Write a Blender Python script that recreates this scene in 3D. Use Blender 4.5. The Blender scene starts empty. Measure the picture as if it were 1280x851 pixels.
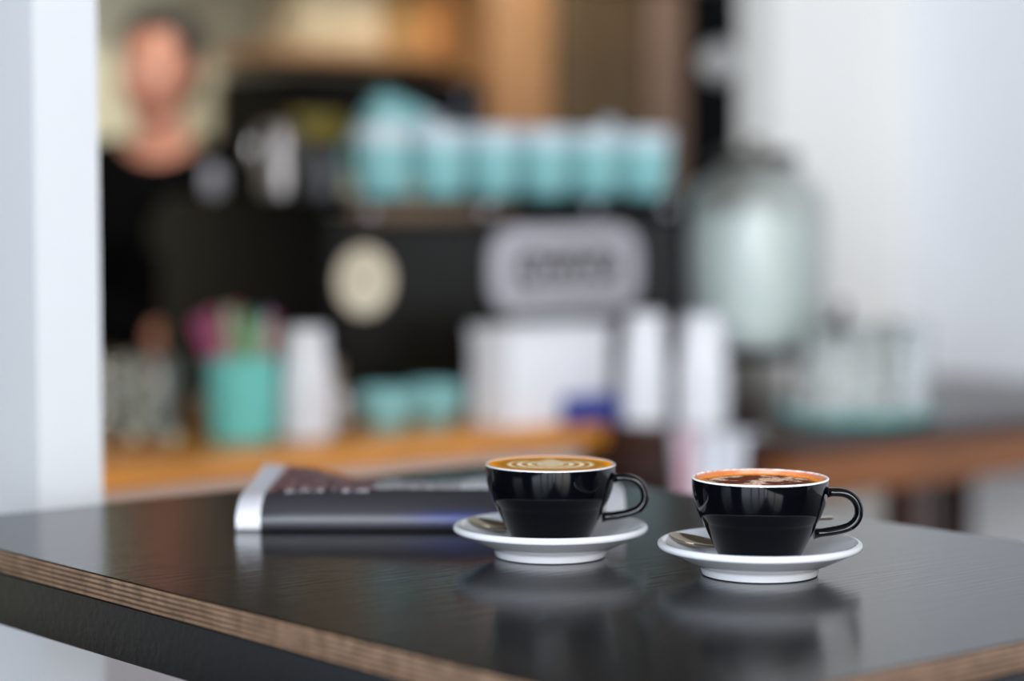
import bpy, bmesh, math, random
from mathutils import Vector, Matrix, Euler, noise
random.seed(7)
S = bpy.context.scene
COL = S.collection
PI = math.pi

# ------------------------------------------------------------------ camera, world, light, exposure
TZ = 1.05                       # height of the bar-table top
FPX = 2850.0                    # focal length in pixels of a 1280x851 frame
PITCH = math.atan((425.5 - 232) / FPX)
CAMZ = TZ + 0.2695
cam_d = bpy.data.cameras.new('camera'); cam = bpy.data.objects.new('camera', cam_d); COL.objects.link(cam)
cam.location = (0, 0, CAMZ); cam.rotation_euler = (PI / 2 - PITCH, 0, 0)
cam_d.sensor_width = 36; cam_d.lens = 36 * FPX / 1280; cam_d.clip_start = 0.05; cam_d.clip_end = 60
cam_d.dof.use_dof = True; cam_d.dof.focus_distance = 1.575; cam_d.dof.aperture_fstop = 2.0
S.camera = cam

ANG = math.radians(40.5)        # the whole cafe stands at this angle to the lens
U = Vector((math.cos(ANG), math.sin(ANG), 0)); V = Vector((-math.sin(ANG), math.cos(ANG), 0))
O = Vector((-0.392, 3.284, 0))  # front edge of the timber counter
def uv(u, v, z=0.0): return O + U * u + V * v + Vector((0, 0, z))

w = bpy.data.worlds.new('sky'); S.world = w; w.use_nodes = True
bg = w.node_tree.nodes['Background']; bg.inputs[0].default_value = (0.75, 0.86, 1.0, 1); bg.inputs[1].default_value = 1.0

def area(name, loc, direction, sx, sy, power, color):
    d = bpy.data.lights.new(name, 'AREA'); d.shape = 'RECTANGLE'; d.size = sx; d.size_y = sy
    d.energy = power; d.color = color
    o = bpy.data.objects.new(name, d); COL.objects.link(o); o.location = loc
    o.rotation_euler = Vector(direction).to_track_quat('-Z', 'Z').to_euler()
    return o
# daylight in the two window openings behind the camera (left wall: blue sky, front wall: paler)
area('daylight_left_window', uv(-3.32, -3.5, 2.1), U, 2.6, 3.1, 330, (0.80, 0.89, 1.0))
area('daylight_side_window', uv(-3.32, -.9, 2.1), U, 1.0, 3.1, 28, (0.80, 0.89, 1.0))
area('daylight_front_window', uv(-2.05, -5.12, 2.1), V, 1.9, 3.1, 235, (1.0, 0.97, 0.93))

S.view_settings.view_transform = 'Standard'; S.view_settings.look = 'None'
S.view_settings.gamma = 1; S.view_settings.use_curve_mapping = False
S.view_settings.exposure = 0.0

# ------------------------------------------------------------------ helpers
def lin(c):
    c = c / 255.0
    return c / 12.92 if c <= 0.04045 else ((c + 0.055) / 1.055) ** 2.4
def rgb(r, g, b): return (lin(r), lin(g), lin(b), 1)

MATS = {}
def mat(name, color, rough=0.5, metal=0.0, noise_scale=0, noise_amt=0.0, bump=0.0, bump_scale=40, trans=0.0, coat=0.0, spec=0.5, ior=1.5, stretch=None, attr=None, emit=None, sub=0.0):
    if name in MATS: return MATS[name]
    m = bpy.data.materials.new(name); m.use_nodes = True; nt = m.node_tree; p = nt.nodes['Principled BSDF']
    p.inputs['Base Color'].default_value = color; p.inputs['Roughness'].default_value = rough
    p.inputs['Metallic'].default_value = metal; p.inputs['IOR'].default_value = ior
    p.inputs['Transmission Weight'].default_value = trans; p.inputs['Coat Weight'].default_value = coat
    p.inputs['Specular IOR Level'].default_value = spec
    if sub: p.inputs['Subsurface Weight'].default_value = sub; p.inputs['Subsurface Scale'].default_value = 0.02
    if emit: p.inputs['Emission Color'].default_value = emit[0]; p.inputs['Emission Strength'].default_value = emit[1]
    tc = nt.nodes.new('ShaderNodeTexCoord'); mp = nt.nodes.new('ShaderNodeMapping'); nt.links.new(tc.outputs['Object'], mp.inputs[0])
    if stretch: mp.inputs['Scale'].default_value = stretch
    src = None
    if attr:
        a = nt.nodes.new('ShaderNodeAttribute'); a.attribute_name = attr; src = a.outputs['Color']
        nt.links.new(src, p.inputs['Base Color'])
    if noise_amt:
        n = nt.nodes.new('ShaderNodeTexNoise'); n.inputs['Scale'].default_value = noise_scale; n.inputs['Detail'].default_value = 5
        nt.links.new(mp.outputs[0], n.inputs['Vector'])
        mr = nt.nodes.new('ShaderNodeMapRange'); mr.inputs['From Min'].default_value = 0.3; mr.inputs['From Max'].default_value = 0.7
        mr.inputs['To Min'].default_value = 1 - noise_amt; mr.inputs['To Max'].default_value = 1 + noise_amt
        nt.links.new(n.outputs[0], mr.inputs[0])
        mx = nt.nodes.new('ShaderNodeVectorMath'); mx.operation = 'SCALE'
        if src: nt.links.new(src, mx.inputs[0])
        else: mx.inputs[0].default_value = color[:3]
        nt.links.new(mr.outputs[0], mx.inputs['Scale']); nt.links.new(mx.outputs[0], p.inputs['Base Color'])
    if bump:
        n2 = nt.nodes.new('ShaderNodeTexNoise'); n2.inputs['Scale'].default_value = bump_scale; n2.inputs['Detail'].default_value = 4
        nt.links.new(mp.outputs[0], n2.inputs['Vector'])
        b = nt.nodes.new('ShaderNodeBump'); b.inputs['Strength'].default_value = bump; b.inputs['Distance'].default_value = 0.002
        nt.links.new(n2.outputs[0], b.inputs['Height']); nt.links.new(b.outputs[0], p.inputs['Normal'])
    MATS[name] = m
    return m

def link(name, me, m=None, parent=None, smooth=True, loc=None, rot=None):
    me.name = name
    o = bpy.data.objects.new(name, me); COL.objects.link(o)
    if m: me.materials.append(m)
    if smooth:
        for p in me.polygons: p.use_smooth = True
    if parent: o.parent = parent
    if loc is not None: o.location = loc
    if rot is not None: o.rotation_euler = rot
    return o

def sharp(o, deg=35):
    me = o.data; a = math.radians(deg)
    bm = bmesh.new(); bm.from_mesh(me)
    for e in bm.edges:
        if len(e.link_faces) == 2 and e.calc_face_angle(0) > a: e.smooth = False
    bm.to_mesh(me); bm.free()
    return o

def bm_obj(name, bm, m, parent=None, smooth=True, loc=None, rot=None, deg=35):
    bmesh.ops.recalc_face_normals(bm, faces=bm.faces)
    me = bpy.data.meshes.new(name); bm.to_mesh(me); bm.free()
    o = link(name, me, m, parent, smooth, loc, rot)
    if smooth: sharp(o, deg)
    return o

def box(bm, c, s, bevel=0.0, seg=2, rotz=0):
    r = bmesh.ops.create_cube(bm, size=1.0); vs = r['verts']
    bmesh.ops.scale(bm, vec=s, verts=vs)
    if bevel:
        es = list({e for v in vs for e in v.link_edges})
        g = bmesh.ops.bevel(bm, geom=es, offset=bevel, segments=seg, affect='EDGES', profile=0.5)
        vs = list({v for f in g['faces'] for v in f.verts} | {v for v in vs if v.is_valid})
    if rotz: bmesh.ops.rotate(bm, cent=(0, 0, 0), matrix=Matrix.Rotation(rotz, 3, 'Z'), verts=vs)
    bmesh.ops.translate(bm, vec=c, verts=vs)
    return vs
def box_obj(name, c, s, m, parent=None, bevel=0.0, seg=2):
    bm = bmesh.new(); box(bm, (0, 0, 0), s, bevel, seg); return bm_obj(name, bm, m, parent, True, c)

def lathe(bm, prof, n=64, c=(0, 0, 0)):
    rings = []
    for r, z in prof:
        if r < 1e-7: rings.append([bm.verts.new((c[0], c[1], c[2] + z))])
        else: rings.append([bm.verts.new((c[0] + r * math.cos(2 * PI * k / n), c[1] + r * math.sin(2 * PI * k / n), c[2] + z)) for k in range(n)])
    for a, b in zip(rings, rings[1:]):
        for k in range(n):
            k2 = (k + 1) % n
            if len(a) == 1 and len(b) == 1: continue
            if len(a) == 1: bm.faces.new((a[0], b[k2], b[k]))
            elif len(b) == 1: bm.faces.new((a[k], a[k2], b[0]))
            else: bm.faces.new((a[k], a[k2], b[k2], b[k]))
def lathe_obj(name, prof, m, parent=None, n=64, loc=None, rot=None, deg=40):
    bm = bmesh.new(); lathe(bm, prof, n); return bm_obj(name, bm, m, parent, True, loc, rot, deg)

def catmull(pts, k=6):
    P = [Vector(p) for p in pts]; out = []
    for i in range(len(P) - 1):
        p0 = P[max(i - 1, 0)]; p1 = P[i]; p2 = P[i + 1]; p3 = P[min(i + 2, len(P) - 1)]
        for j in range(k):
            t = j / k
            out.append(0.5 * ((2 * p1) + (-p0 + p2) * t + (2 * p0 - 5 * p1 + 4 * p2 - p3) * t * t + (-p0 + 3 * p1 - 3 * p2 + p3) * t ** 3))
    out.append(P[-1]); return out

def sweep(bm, pts, ra, rb=None, n=14, side=(0, 1, 0), rfun=None):
    """tube along pts; ra = radius along `side`, rb = radius across it"""
    rb = rb or ra; side = Vector(side).normalized(); rings = []
    for i, p in enumerate(pts):
        t = (pts[min(i + 1, len(pts) - 1)] - pts[max(i - 1, 0)]).normalized()
        s = (side - t * side.dot(t))
        s = s.normalized() if s.length > 1e-5 else t.orthogonal().normalized()
        q = t.cross(s); k = rfun(i / (len(pts) - 1)) if rfun else (1, 1)
        rings.append([bm.verts.new(p + s * ra * k[0] * math.cos(2 * PI * j / n) + q * rb * k[1] * math.sin(2 * PI * j / n)) for j in range(n)])
    for a, b in zip(rings, rings[1:]):
        for j in range(n): bm.faces.new((a[j], a[(j + 1) % n], b[(j + 1) % n], b[j]))
    bm.faces.new(rings[0][::-1]); bm.faces.new(rings[-1])
def tube_obj(name, pts, r, m, parent=None, n=12, **k):
    bm = bmesh.new(); sweep(bm, [Vector(p) for p in pts], r, n=n, **k); return bm_obj(name, bm, m, parent)

def tag(o, label, cat, group=None, kind=None):
    o['label'] = label; o['category'] = cat
    if group: o['group'] = group
    if kind: o['kind'] = kind
    return o
def thing(name, label, cat, loc=(0, 0, 0), rotz=0, group=None):
    o = bpy.data.objects.new(name, None); COL.objects.link(o); o.location = loc; o.rotation_euler = (0, 0, rotz)
    o.empty_display_size = 0.05
    return tag(o, label, cat, group)
def struct(o): o['kind'] = 'structure'; return o
def dup(root, loc, rot=None, label=None, group=None):
    r = root.copy(); COL.objects.link(r); r.location = loc
    if rot is not None: r.rotation_euler = rot
    if label: r['label'] = label
    if group: r['group'] = group
    for ch in list(root.children):
        c = ch.copy(); COL.objects.link(c); c.parent = r
        for g in ch.children:
            d = g.copy(); COL.objects.link(d); d.parent = c
    return r
def color_attr(me, fn):
    a = me.color_attributes.new('Col', 'FLOAT_COLOR', 'POINT')
    for i, v in enumerate(me.vertices): a.data[i].color = fn(v.co, i)

# ------------------------------------------------------------------ materials
white_wall = mat('white_wall_paint', rgb(238, 239, 243), 0.6, bump=0.15, bump_scale=60)
white_trim = mat('white_gloss_trim', rgb(243, 242, 239), 0.4, bump=0.1, bump_scale=50)
cream_wall = mat('cream_wall_paint', rgb(214, 208, 182), 0.7, noise_scale=3, noise_amt=0.05)
dark_wall = mat('charcoal_wall_paint', rgb(34, 34, 36), 0.8)
ceil_m = mat('ceiling_paint', rgb(120, 118, 115), 0.8)
floor_m = mat('dark_boards', rgb(92, 74, 58), 0.45, noise_scale=6, noise_amt=0.25, stretch=(1, 12, 1))
black_glaze = mat('black_glaze', rgb(4, 5, 8), 0.05, spec=0.32)
white_china = mat('white_china', rgb(188, 189, 193), 0.12)
steel = mat('brushed_steel', rgb(200, 200, 205), 0.22, 1.0)
dsteel = mat('spoon_steel', rgb(150, 138, 118), 0.12, 1.0)
laminate = mat('black_laminate', rgb(6, 5, 5), 0.165, bump=0.10, bump_scale=9, stretch=(2.2, 30, 8), spec=0.27, noise_scale=9, noise_amt=0.35)
black_steel = mat('black_powder_coat', rgb(13, 15, 19), 0.45, bump=0.3, bump_scale=160)
timber = mat('orange_timber', rgb(222, 146, 58), 0.22, noise_scale=5, noise_amt=0.2, stretch=(1.2, 14, 4))
dark_timber = mat('dark_timber', rgb(52, 30, 24), 0.3, noise_scale=5, noise_amt=0.25, stretch=(1.2, 14, 4))
red_timber = mat('red_brown_timber', rgb(128, 76, 34), 0.35, noise_scale=5, noise_amt=0.25, stretch=(1.2, 10, 6))
teal = mat('teal_glaze', rgb(138, 194, 196), 0.22)
teal_d = mat('teal_plastic', rgb(112, 204, 196), 0.3)
pale = mat('pale_glaze', rgb(200, 212, 220), 0.2)
machine_m = mat('machine_black', rgb(17, 15, 10), 0.35, spec=0.3)
rail_m = mat('bronze_rail', rgb(120, 100, 80), 0.3, 0.8)
plate_m = mat('satin_alloy', rgb(204, 201, 208), 0.42, 0.1)
cream_p = mat('cream_enamel', rgb(226, 214, 190), 0.35)
black_p = mat('black_plastic', rgb(4, 4, 5), 0.5, spec=0.08)
glass = mat('clear_glass', (0.97, 0.99, 0.985, 1), 0.02, trans=1.0, ior=1.45)
green_glass = mat('pale_green_glass', (0.94, 0.98, 0.965, 1), 0.28, trans=1.0, ior=1.45)
water_m = mat('cloudy_water', (0.80, 0.86, 0.84, 1), 0.25, trans=0.75, ior=1.33)
paper_white = mat('white_paper', rgb(232, 232, 236), 0.55)

# ply edge: stacked veneers
ply = bpy.data.materials.new('plywood_edge'); ply.use_nodes = True
nt = ply.node_tree; p = nt.nodes['Principled BSDF']; p.inputs['Roughness'].default_value = 0.5
tc = nt.nodes.new('ShaderNodeTexCoord'); sp = nt.nodes.new('ShaderNodeSeparateXYZ'); nt.links.new(tc.outputs['Object'], sp.inputs[0])
n1 = nt.nodes.new('ShaderNodeTexNoise'); n1.inputs['Scale'].default_value = 18; n1.inputs['Detail'].default_value = 4; nt.links.new(tc.outputs['Object'], n1.inputs['Vector'])
ma = nt.nodes.new('ShaderNodeMath'); ma.operation = 'MULTIPLY_ADD'; ma.inputs[1].default_value = 0.0012; nt.links.new(n1.outputs[0], ma.inputs[0]); nt.links.new(sp.outputs[2], ma.inputs[2])
mb_ = nt.nodes.new('ShaderNodeMath'); mb_.operation = 'MULTIPLY'; mb_.inputs[1].default_value = 2 * PI / 0.0036; nt.links.new(ma.outputs[0], mb_.inputs[0])
ms = nt.nodes.new('ShaderNodeMath'); ms.operation = 'SINE'; nt.links.new(mb_.outputs[0], ms.inputs[0])
cr = nt.nodes.new('ShaderNodeValToRGB'); cr.color_ramp.elements[0].position = 0.15; cr.color_ramp.elements[0].color = rgb(62, 48, 42)
cr.color_ramp.elements[1].position = 0.75; cr.color_ramp.elements[1].color = rgb(112, 88, 68)
mr = nt.nodes.new('ShaderNodeMapRange'); mr.inputs['From Min'].default_value = -1; nt.links.new(ms.outputs[0], mr.inputs[0]); nt.links.new(mr.outputs[0], cr.inputs[0])
n2 = nt.nodes.new('ShaderNodeTexNoise'); n2.inputs['Scale'].default_value = 90; n2.inputs['Detail'].default_value = 6; nt.links.new(tc.outputs['Object'], n2.inputs['Vector'])
mr2 = nt.nodes.new('ShaderNodeMapRange'); mr2.inputs['From Min'].default_value = 0.3; mr2.inputs['From Max'].default_value = 0.7; mr2.inputs['To Min'].default_value = 0.65; mr2.inputs['To Max'].default_value = 1.3; nt.links.new(n2.outputs[0], mr2.inputs[0])
vm = nt.nodes.new('ShaderNodeVectorMath'); vm.operation = 'SCALE'; nt.links.new(cr.outputs[0], vm.inputs[0]); nt.links.new(mr2.outputs[0], vm.inputs['Scale']); nt.links.new(vm.outputs[0], p.inputs['Base Color'])
bp = nt.nodes.new('ShaderNodeBump'); bp.inputs['Strength'].default_value = 0.4; bp.inputs['Distance'].default_value = 0.0006; nt.links.new(mr.outputs[0], bp.inputs['Height']); nt.links.new(bp.outputs[0], p.inputs['Normal'])

# ------------------------------------------------------------------ the room (u along the counter, v into the kitchen)
def slab(name, u0, u1, v0, v1, z0, z1, m, parent=None):
    bm = bmesh.new(); box(bm, (0, 0, 0), (abs(u1 - u0), abs(v1 - v0), z1 - z0))
    return bm_obj(name, bm, m, parent, False, uv((u0 + u1) / 2, (v0 + v1) / 2, (z0 + z1) / 2), (0, 0, ANG))
UL, UR, VF, VB, CZ = -3.2, 2.0, -5.0, 1.9, 3.9
struct(slab('floor', UL - .12, 3.7, VF - .12, VB + .12, -0.1, 0, floor_m))
struct(slab('ceiling', UL - .12, 3.7, VF - .12, VB + .12, CZ, CZ + .1, ceil_m))
struct(slab('wall_back', UL - .12, 3.7, VB, VB + .12, 0, CZ, cream_wall))
struct(slab('wall_right', UR, UR + .12, VF - .12, .55, 0, CZ, white_wall))
struct(slab('wall_nib', 1.60, UR, .45, .55, 0, CZ, white_trim))
struct(slab('trim_1', UR - .06, UR - .001, .425, .449, 0, CZ, white_trim))
struct(slab('unseen_dark_block', UL, 3.57, 1.48, VB, 1.84, CZ, dark_wall))  # unseen dark mass added above the frame to darken the tabletop's reflection
struct(slab('wall_kitchen_side', 3.58, 3.7, .55, VB, 0, CZ, cream_wall))
# left wall with a wide window opening v -6.3..-2.35
WZ0, WZ1 = .55, 3.65
lw = struct(slab('wall_left', UL - .12, UL, -.4, VB, 0, CZ, dark_wall))
struct(slab('wall_left_pier', UL - .12, UL, -2.2, -1.4, WZ0, WZ1, dark_wall))
struct(slab('wall_left_sill', UL - .12, UL, VF - .12, -.4, 0, WZ0, dark_wall))
struct(slab('wall_left_lintel', UL - .12, UL, VF - .12, -.4, WZ1, CZ, dark_wall))
struct(slab('wall_front', -1.1, UR, VF - .12, VF, 0, CZ, dark_wall))
struct(slab('wall_front_sill', UL, -1.1, VF - .12, VF, 0, WZ0, dark_wall))
struct(slab('wall_front_lintel', UL, -1.1, VF - .12, VF, WZ1, CZ, dark_wall))
def window(name, a0, a1, along_v, n):
    # frame bars; the opening itself is clear to the sky
    root = bpy.data.objects.new(name, None); COL.objects.link(root); struct(root)
    root.location = uv(UL - .06, (a0 + a1) / 2, 0) if along_v else uv((a0 + a1) / 2, VF - .06, 0)
    root.rotation_euler = (0, 0, ANG + (PI / 2 if along_v else 0))
    L = a1 - a0
    for k in range(n + 1):
        box_obj('mullion', (-L / 2 + L * k / n, 0, (WZ0 + WZ1) / 2), (.07, .07, WZ1 - WZ0), black_steel, root)
    for z in (WZ0 + .03, WZ1 - .03): box_obj('window_rail', (0, 0, z), (L, .07, .06), black_steel, root)
    return root
window('window_1', -4.8, -2.2, True, 3)
window('window_2', UL + .2, -1.1, False, 2)
window('window_3', -1.4, -.4, True, 1)
# white partition end beside the table (open on its right to the counter)
PC = Vector((-.4218, 2.02, 0)) - O; PU, PV = PC.dot(U), PC.dot(V)
struct(slab('wall_partition', PU, PU + .064, PV, PV + .62, 0, CZ, mat('partition_dimmed_white', rgb(186, 188, 191), 0.5, bump=0.1, bump_scale=50)))  # white paint greyed to offset the stronger window light here
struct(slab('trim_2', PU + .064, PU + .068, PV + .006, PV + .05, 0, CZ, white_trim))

# ------------------------------------------------------------------ bar table
tb = thing('bar_table', 'black laminate-topped plywood bar table carrying two coffees and a newspaper', 'table', (.0264, 1.672, 0), ANG)
TU, TV = .608, .868
bm = bmesh.new(); box(bm, (0, 0, TZ - .0095), (TU, TV, .017), .0012, 2); bm_obj('plywood_core', bm, ply, tb)
bm = bmesh.new(); box(bm, (0, 0, TZ - .0005), (TU - .001, TV - .001, .001)); bm_obj('laminate_surface', bm, laminate, tb, False)
def beam(c, s): return box_obj('steel_rail', c, s, black_steel, tb, .0015)
zr = TZ - .018 - .0195 - .001
beam((-TU / 2 + .0045, 0, zr), (.005, TV - .008, .039)); beam((TU / 2 - .0045, 0, zr), (.005, TV - .008, .039))
beam((0, -TV / 2 + .0045, zr), (TU - .02, .005, .039)); beam((0, TV / 2 - .0045, zr), (TU - .02, .005, .039))
box_obj('shadow_gap', (0, 0, TZ - .0185), (TU - .02, TV - .02, .002), black_p, tb)
box_obj('pedestal_post', (.02, .02, (zr + .02) / 2), (.08, .08, zr - .03), black_steel, tb, .004)
box_obj('pedestal_foot', (.02, .02, .006), (.45, .55, .012), black_steel, tb, .004)
for a_ in (-1, 1): box_obj('top_bracket', (.02, .02 + a_ * .15, zr + .006), (.40, .04, .024), black_steel, tb, .003)

# ------------------------------------------------------------------ coffee cups, saucers, spoons
mm = .001
BODY = [(0, .0022), (23, .0022), (24, .0003), (26, 0), (26.9, .8), (29.3, 6.7), (32.8, 14), (36.2, 21), (39.2, 27.4), (40.1, 29.6),
        (40.55, 30.1), (41.0, 30.7), (43.3, 35.7), (45.3, 41.7), (46.6, 47.6), (47.2, 53), (47.45, 59.2)]
BODY = [(0, 2.2), (23, 2.2), (24, .3)] + BODY[3:]
LIN = [(47.45, 59.2), (47.42, 59.7), (47.0, 60.15), (46.4, 60.2), (45.7, 59.9), (45.2, 59.0), (44.7, 54), (43.7, 46), (41, 36), (36, 24), (28, 12), (22, 6), (12, 4.2), (0, 4)]
SAUCER = [(0, 3), (33, 3), (35.5, .6), (37, 0), (39.2, 0), (40.2, .6), (41.3, 4), (41.9, 5.6), (43.2, 6.5), (48, 8.2), (56, 12.0), (63, 15.4), (67.6, 17.5),
          (68.3, 17.9), (69.6, 18.2), (70.8, 19.2), (71.2, 20.6), (70.7, 22.2), (69.4, 23.2), (67.8, 23.2), (66, 22.2), (60, 18.6), (52, 14), (44, 10.6), (37, 8.8), (33, 8.0), (31, 7.4), (0, 7.4)]
def S_(prof): return [(r * mm, z * mm) for r, z in prof]
def fbm(x, y, z=0.0): return noise.fractal(Vector((x, y, z)), 1.0, 2.0, 4)

def make_cup(loc, label, dusty, n=128):
    t = thing('coffee_cup', label, 'cup', loc)
    lathe_obj('cup_body', S_(BODY), black_glaze, t, n)
    if dusty:
        bm = bmesh.new(); lathe(bm, S_(LIN), 256)
        o = bm_obj('cup_lining', bm, mat('cocoa_dusted_china', rgb(232, 232, 234), 0.3, attr='Col'), t)
        def fn(co, i):
            r = math.hypot(co.x, co.y) / mm; z = co.z / mm; a = math.atan2(co.y, co.x)
            back = .5 + .5 * math.sin(a)
            k = 0
            if r < 46.9: k = min(1, max(0, .05 + .40 * back + .7 * fbm(co.x * 220, co.y * 220)))
            inner = r < 45.3
            if inner: k = min(1, .78 + .2 * back)
            c0 = (lin(232), lin(232), lin(234)); c1 = (lin(176), lin(98), lin(42)) if inner else (lin(146), lin(80), lin(62))
            return tuple(c0[j] * (1 - k) + c1[j] * k for j in range(3)) + (1,)
        color_attr(o.data, fn)
    else:
        lathe_obj('cup_lining', S_(LIN), white_china, t, n)
    path = catmull([(46.2, 0, 49.4), (50, 0, 49.6), (56, 0, 49.4), (61.5, 0, 47.9), (66, 0, 44.3), (68.5, 0, 39.2), (68.7, 0, 34.5), (67, 0, 29.8), (63.5, 0, 26.2), (58, 0, 23.9), (50, 0, 22.2), (42, 0, 21.2), (37.2, 0, 20.7)], 7)
    path = [p_ * mm for p_ in path]
    bm = bmesh.new()
    def rf(s):
        e = max(0, 1 - s / .10) ** 2 * .35 + max(0, 1 - (1 - s) / .12) ** 2 * .45
        return (1 + e, 1 + e)
    sweep(bm, path, .0048, .0031, 20, (0, 1, 0), rf)
    bm_obj('cup_handle', bm, black_glaze, t)
    return t
def make_saucer(loc, label):
    return tag(lathe_obj('saucer', S_(SAUCER), white_china, None, 128, loc), label, 'saucer', 'white saucers')

def coffee(loc, r, label, fn, matname):
    bm = bmesh.new(); NR, NA = 90, 360; r *= mm
    rings = [[bm.verts.new((0, 0, .0005))]]
    for i in range(1, NR + 1):
        q = i / NR; z = .0005 * (1 - q * q)
        if q > .985: z += .0004
        rings.append([bm.verts.new((r * q * math.cos(2 * PI * k / NA), r * q * math.sin(2 * PI * k / NA), z)) for k in range(NA)])
    rings.append([bm.verts.new((r * .97 * math.cos(2 * PI * k / NA), r * .97 * math.sin(2 * PI * k / NA), -.004)) for k in range(NA)])
    for k in range(NA):
        bm.faces.new((rings[0][0], rings[1][k], rings[1][(k + 1) % NA]))
        for a, b in zip(rings[1:], rings[2:]): bm.faces.new((a[k], b[k], b[(k + 1) % NA], a[(k + 1) % NA]))
    bm.faces.new(rings[-1][::-1])
    m = mat(matname, rgb(200, 130, 60), 0.6, spec=0.04, attr='Col', bump=0.15, bump_scale=700)
    o = bm_obj('coffee', bm, m, None, True, loc, None, 60)
    color_attr(o.data, lambda co, i: fn(co.x / r, co.y / r))
    return tag(o, label, 'coffee')
def mixc(a, b, k):
    k = min(1, max(0, k)); return tuple(a[j] * (1 - k) + b[j] * k for j in range(3)) + (1,)
def latte_fn(x, y):
    rr = math.hypot(x, y); base = rgb(168, 112, 28); edge = rgb(228, 146, 22); art = rgb(232, 220, 186)
    c = mixc(base, edge, (rr - .80) / .15 + .4 * fbm(x * 9, y * 9))
    c = mixc(c, rgb(150, 78, 30), (fbm(x * 60, y * 60, 3) - .25) * 1.3 * (1 if y < -.4 else .35))
    # rosetta: nested crescents wrapped round a leaf
    ex, ey = x / .72, (y + .05) / .66; q = math.hypot(ex, ey)
    k = 0
    if q < 1:
        ph = q * 4.4 + .16 * math.cos(2 * math.atan2(ey, ex))
        open_top = max(0, ey) * 1.25
        k = max(0, math.sin(ph * 2 * PI * 1.0) * 1.4 + .35) * (1 if q < 1 - open_top * (abs(ex) < .5) else .25)
        k = min(1, k) * min(1, (1 - q) * 12)
    # inner leaf
    lx, ly = x / .30, (y - .12) / .56
    if abs(lx) < (1 - abs(ly)) and abs(ly) < 1:
        k = .62 + .5 * math.sin(y * 26 + abs(x) * 18)
    return mixc(c, art, k + .15 * fbm(x * 20, y * 20) * (k > .1))
def mocha_fn(x, y):
    rr = math.hypot(x, y); n_ = fbm(x * 4, y * 4, 5)
    c = mixc(rgb(104, 46, 22), rgb(238, 146, 54), ((rr + .10 * n_ + .06 * y) - .80) / .09)
    sw = math.sin(3.2 * (x * .6 - y * 1.3) + 2.4 * math.sin(2.2 * x + .5) + 1.2 * n_ * 2)
    k = max(0, (sw - .12) * 2.4) * (1 if rr < .74 else max(0, 1 - (rr - .74) * 9))
    k *= .75 + .6 * fbm(x * 14, y * 14, 2)
    c = mixc(c, rgb(228, 192, 166), k)
    d = fbm(x * 34, y * 34, 9)
    return mixc(c, rgb(66, 22, 16), (d - .02) * 3.2 * (1 - .45 * min(1, k)) * (1 if rr < .84 else .35))

def make_spoon(loc, b, h, label):
    """teaspoon from bowl centre b to handle tip h (local mm)"""
    bv, hv = Vector(b) * mm, Vector(h) * mm
    d = (hv - bv); L = d.length; dx = d.normalized(); sy = Vector((0, 0, 1)).cross(dx).normalized(); up = dx.cross(sy)
    t = thing('teaspoon', label, 'spoon', loc)
    hx = Vector((dx.x, dx.y, 0)).normalized(); RB = Matrix.Rotation(math.radians(11), 3, Vector((0, 0, 1)).cross(hx))
    bx = RB @ hx; RR = Matrix.Rotation(math.radians(8), 3, bx); by = RR @ Vector((0, 0, 1)).cross(hx).normalized(); bz = bx.cross(by).normalized()
    bm = bmesh.new(); NU, NV = 26, 16; grid = []
    a, wd, dep = .0195, .0132, .0042
    for side in (0, 1):
        g = []
        for i in range(NU + 1):
            th = PI * i / NU; cx = -a * math.cos(th)
            hw = wd * max(0.0, math.sin(th)) ** .8 * (1.0 - .14 * cx / a)
            row = []
            for j in range(NV + 1):
                s = -1 + 2 * j / NV; e = (1 - s * s) * max(0.0, math.sin(th))
                z = -dep * e - (.0009 if side else 0)
                row.append(bm.verts.new(bv + bx * cx + by * hw * s + bz * z))
            g.append(row)
        grid.append(g)
        for i in range(NU):
            for j in range(NV): bm.faces.new((g[i][j], g[i + 1][j], g[i + 1][j + 1], g[i][j + 1]))
    for i in range(NU):
        for j in (0, NV): bm.faces.new((grid[0][i][j], grid[0][i + 1][j], grid[1][i + 1][j], grid[1][i][j]))
    bmesh.ops.remove_doubles(bm, verts=bm.verts, dist=1e-5)
    bm_obj('spoon_bowl', bm, dsteel, t, deg=60)
    st = bv + bx * (a - .0015)
    pts = catmull([st, st + d * .10 + up * .0035, bv + d * .55 + up * .004, hv], 10)
    bm = bmesh.new(); sweep(bm, pts, .0068, .0011, 14, sy, lambda s: ((.36 if s < .3 else .36 + .6 * ((s - .3) / .7) ** 1.2) * (1 if s < .94 else math.sqrt(max(.02, 1 - ((s - .94) / .062) ** 2))), 1))
    bm_obj('spoon_handle', bm, dsteel, t)
    return t

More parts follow.
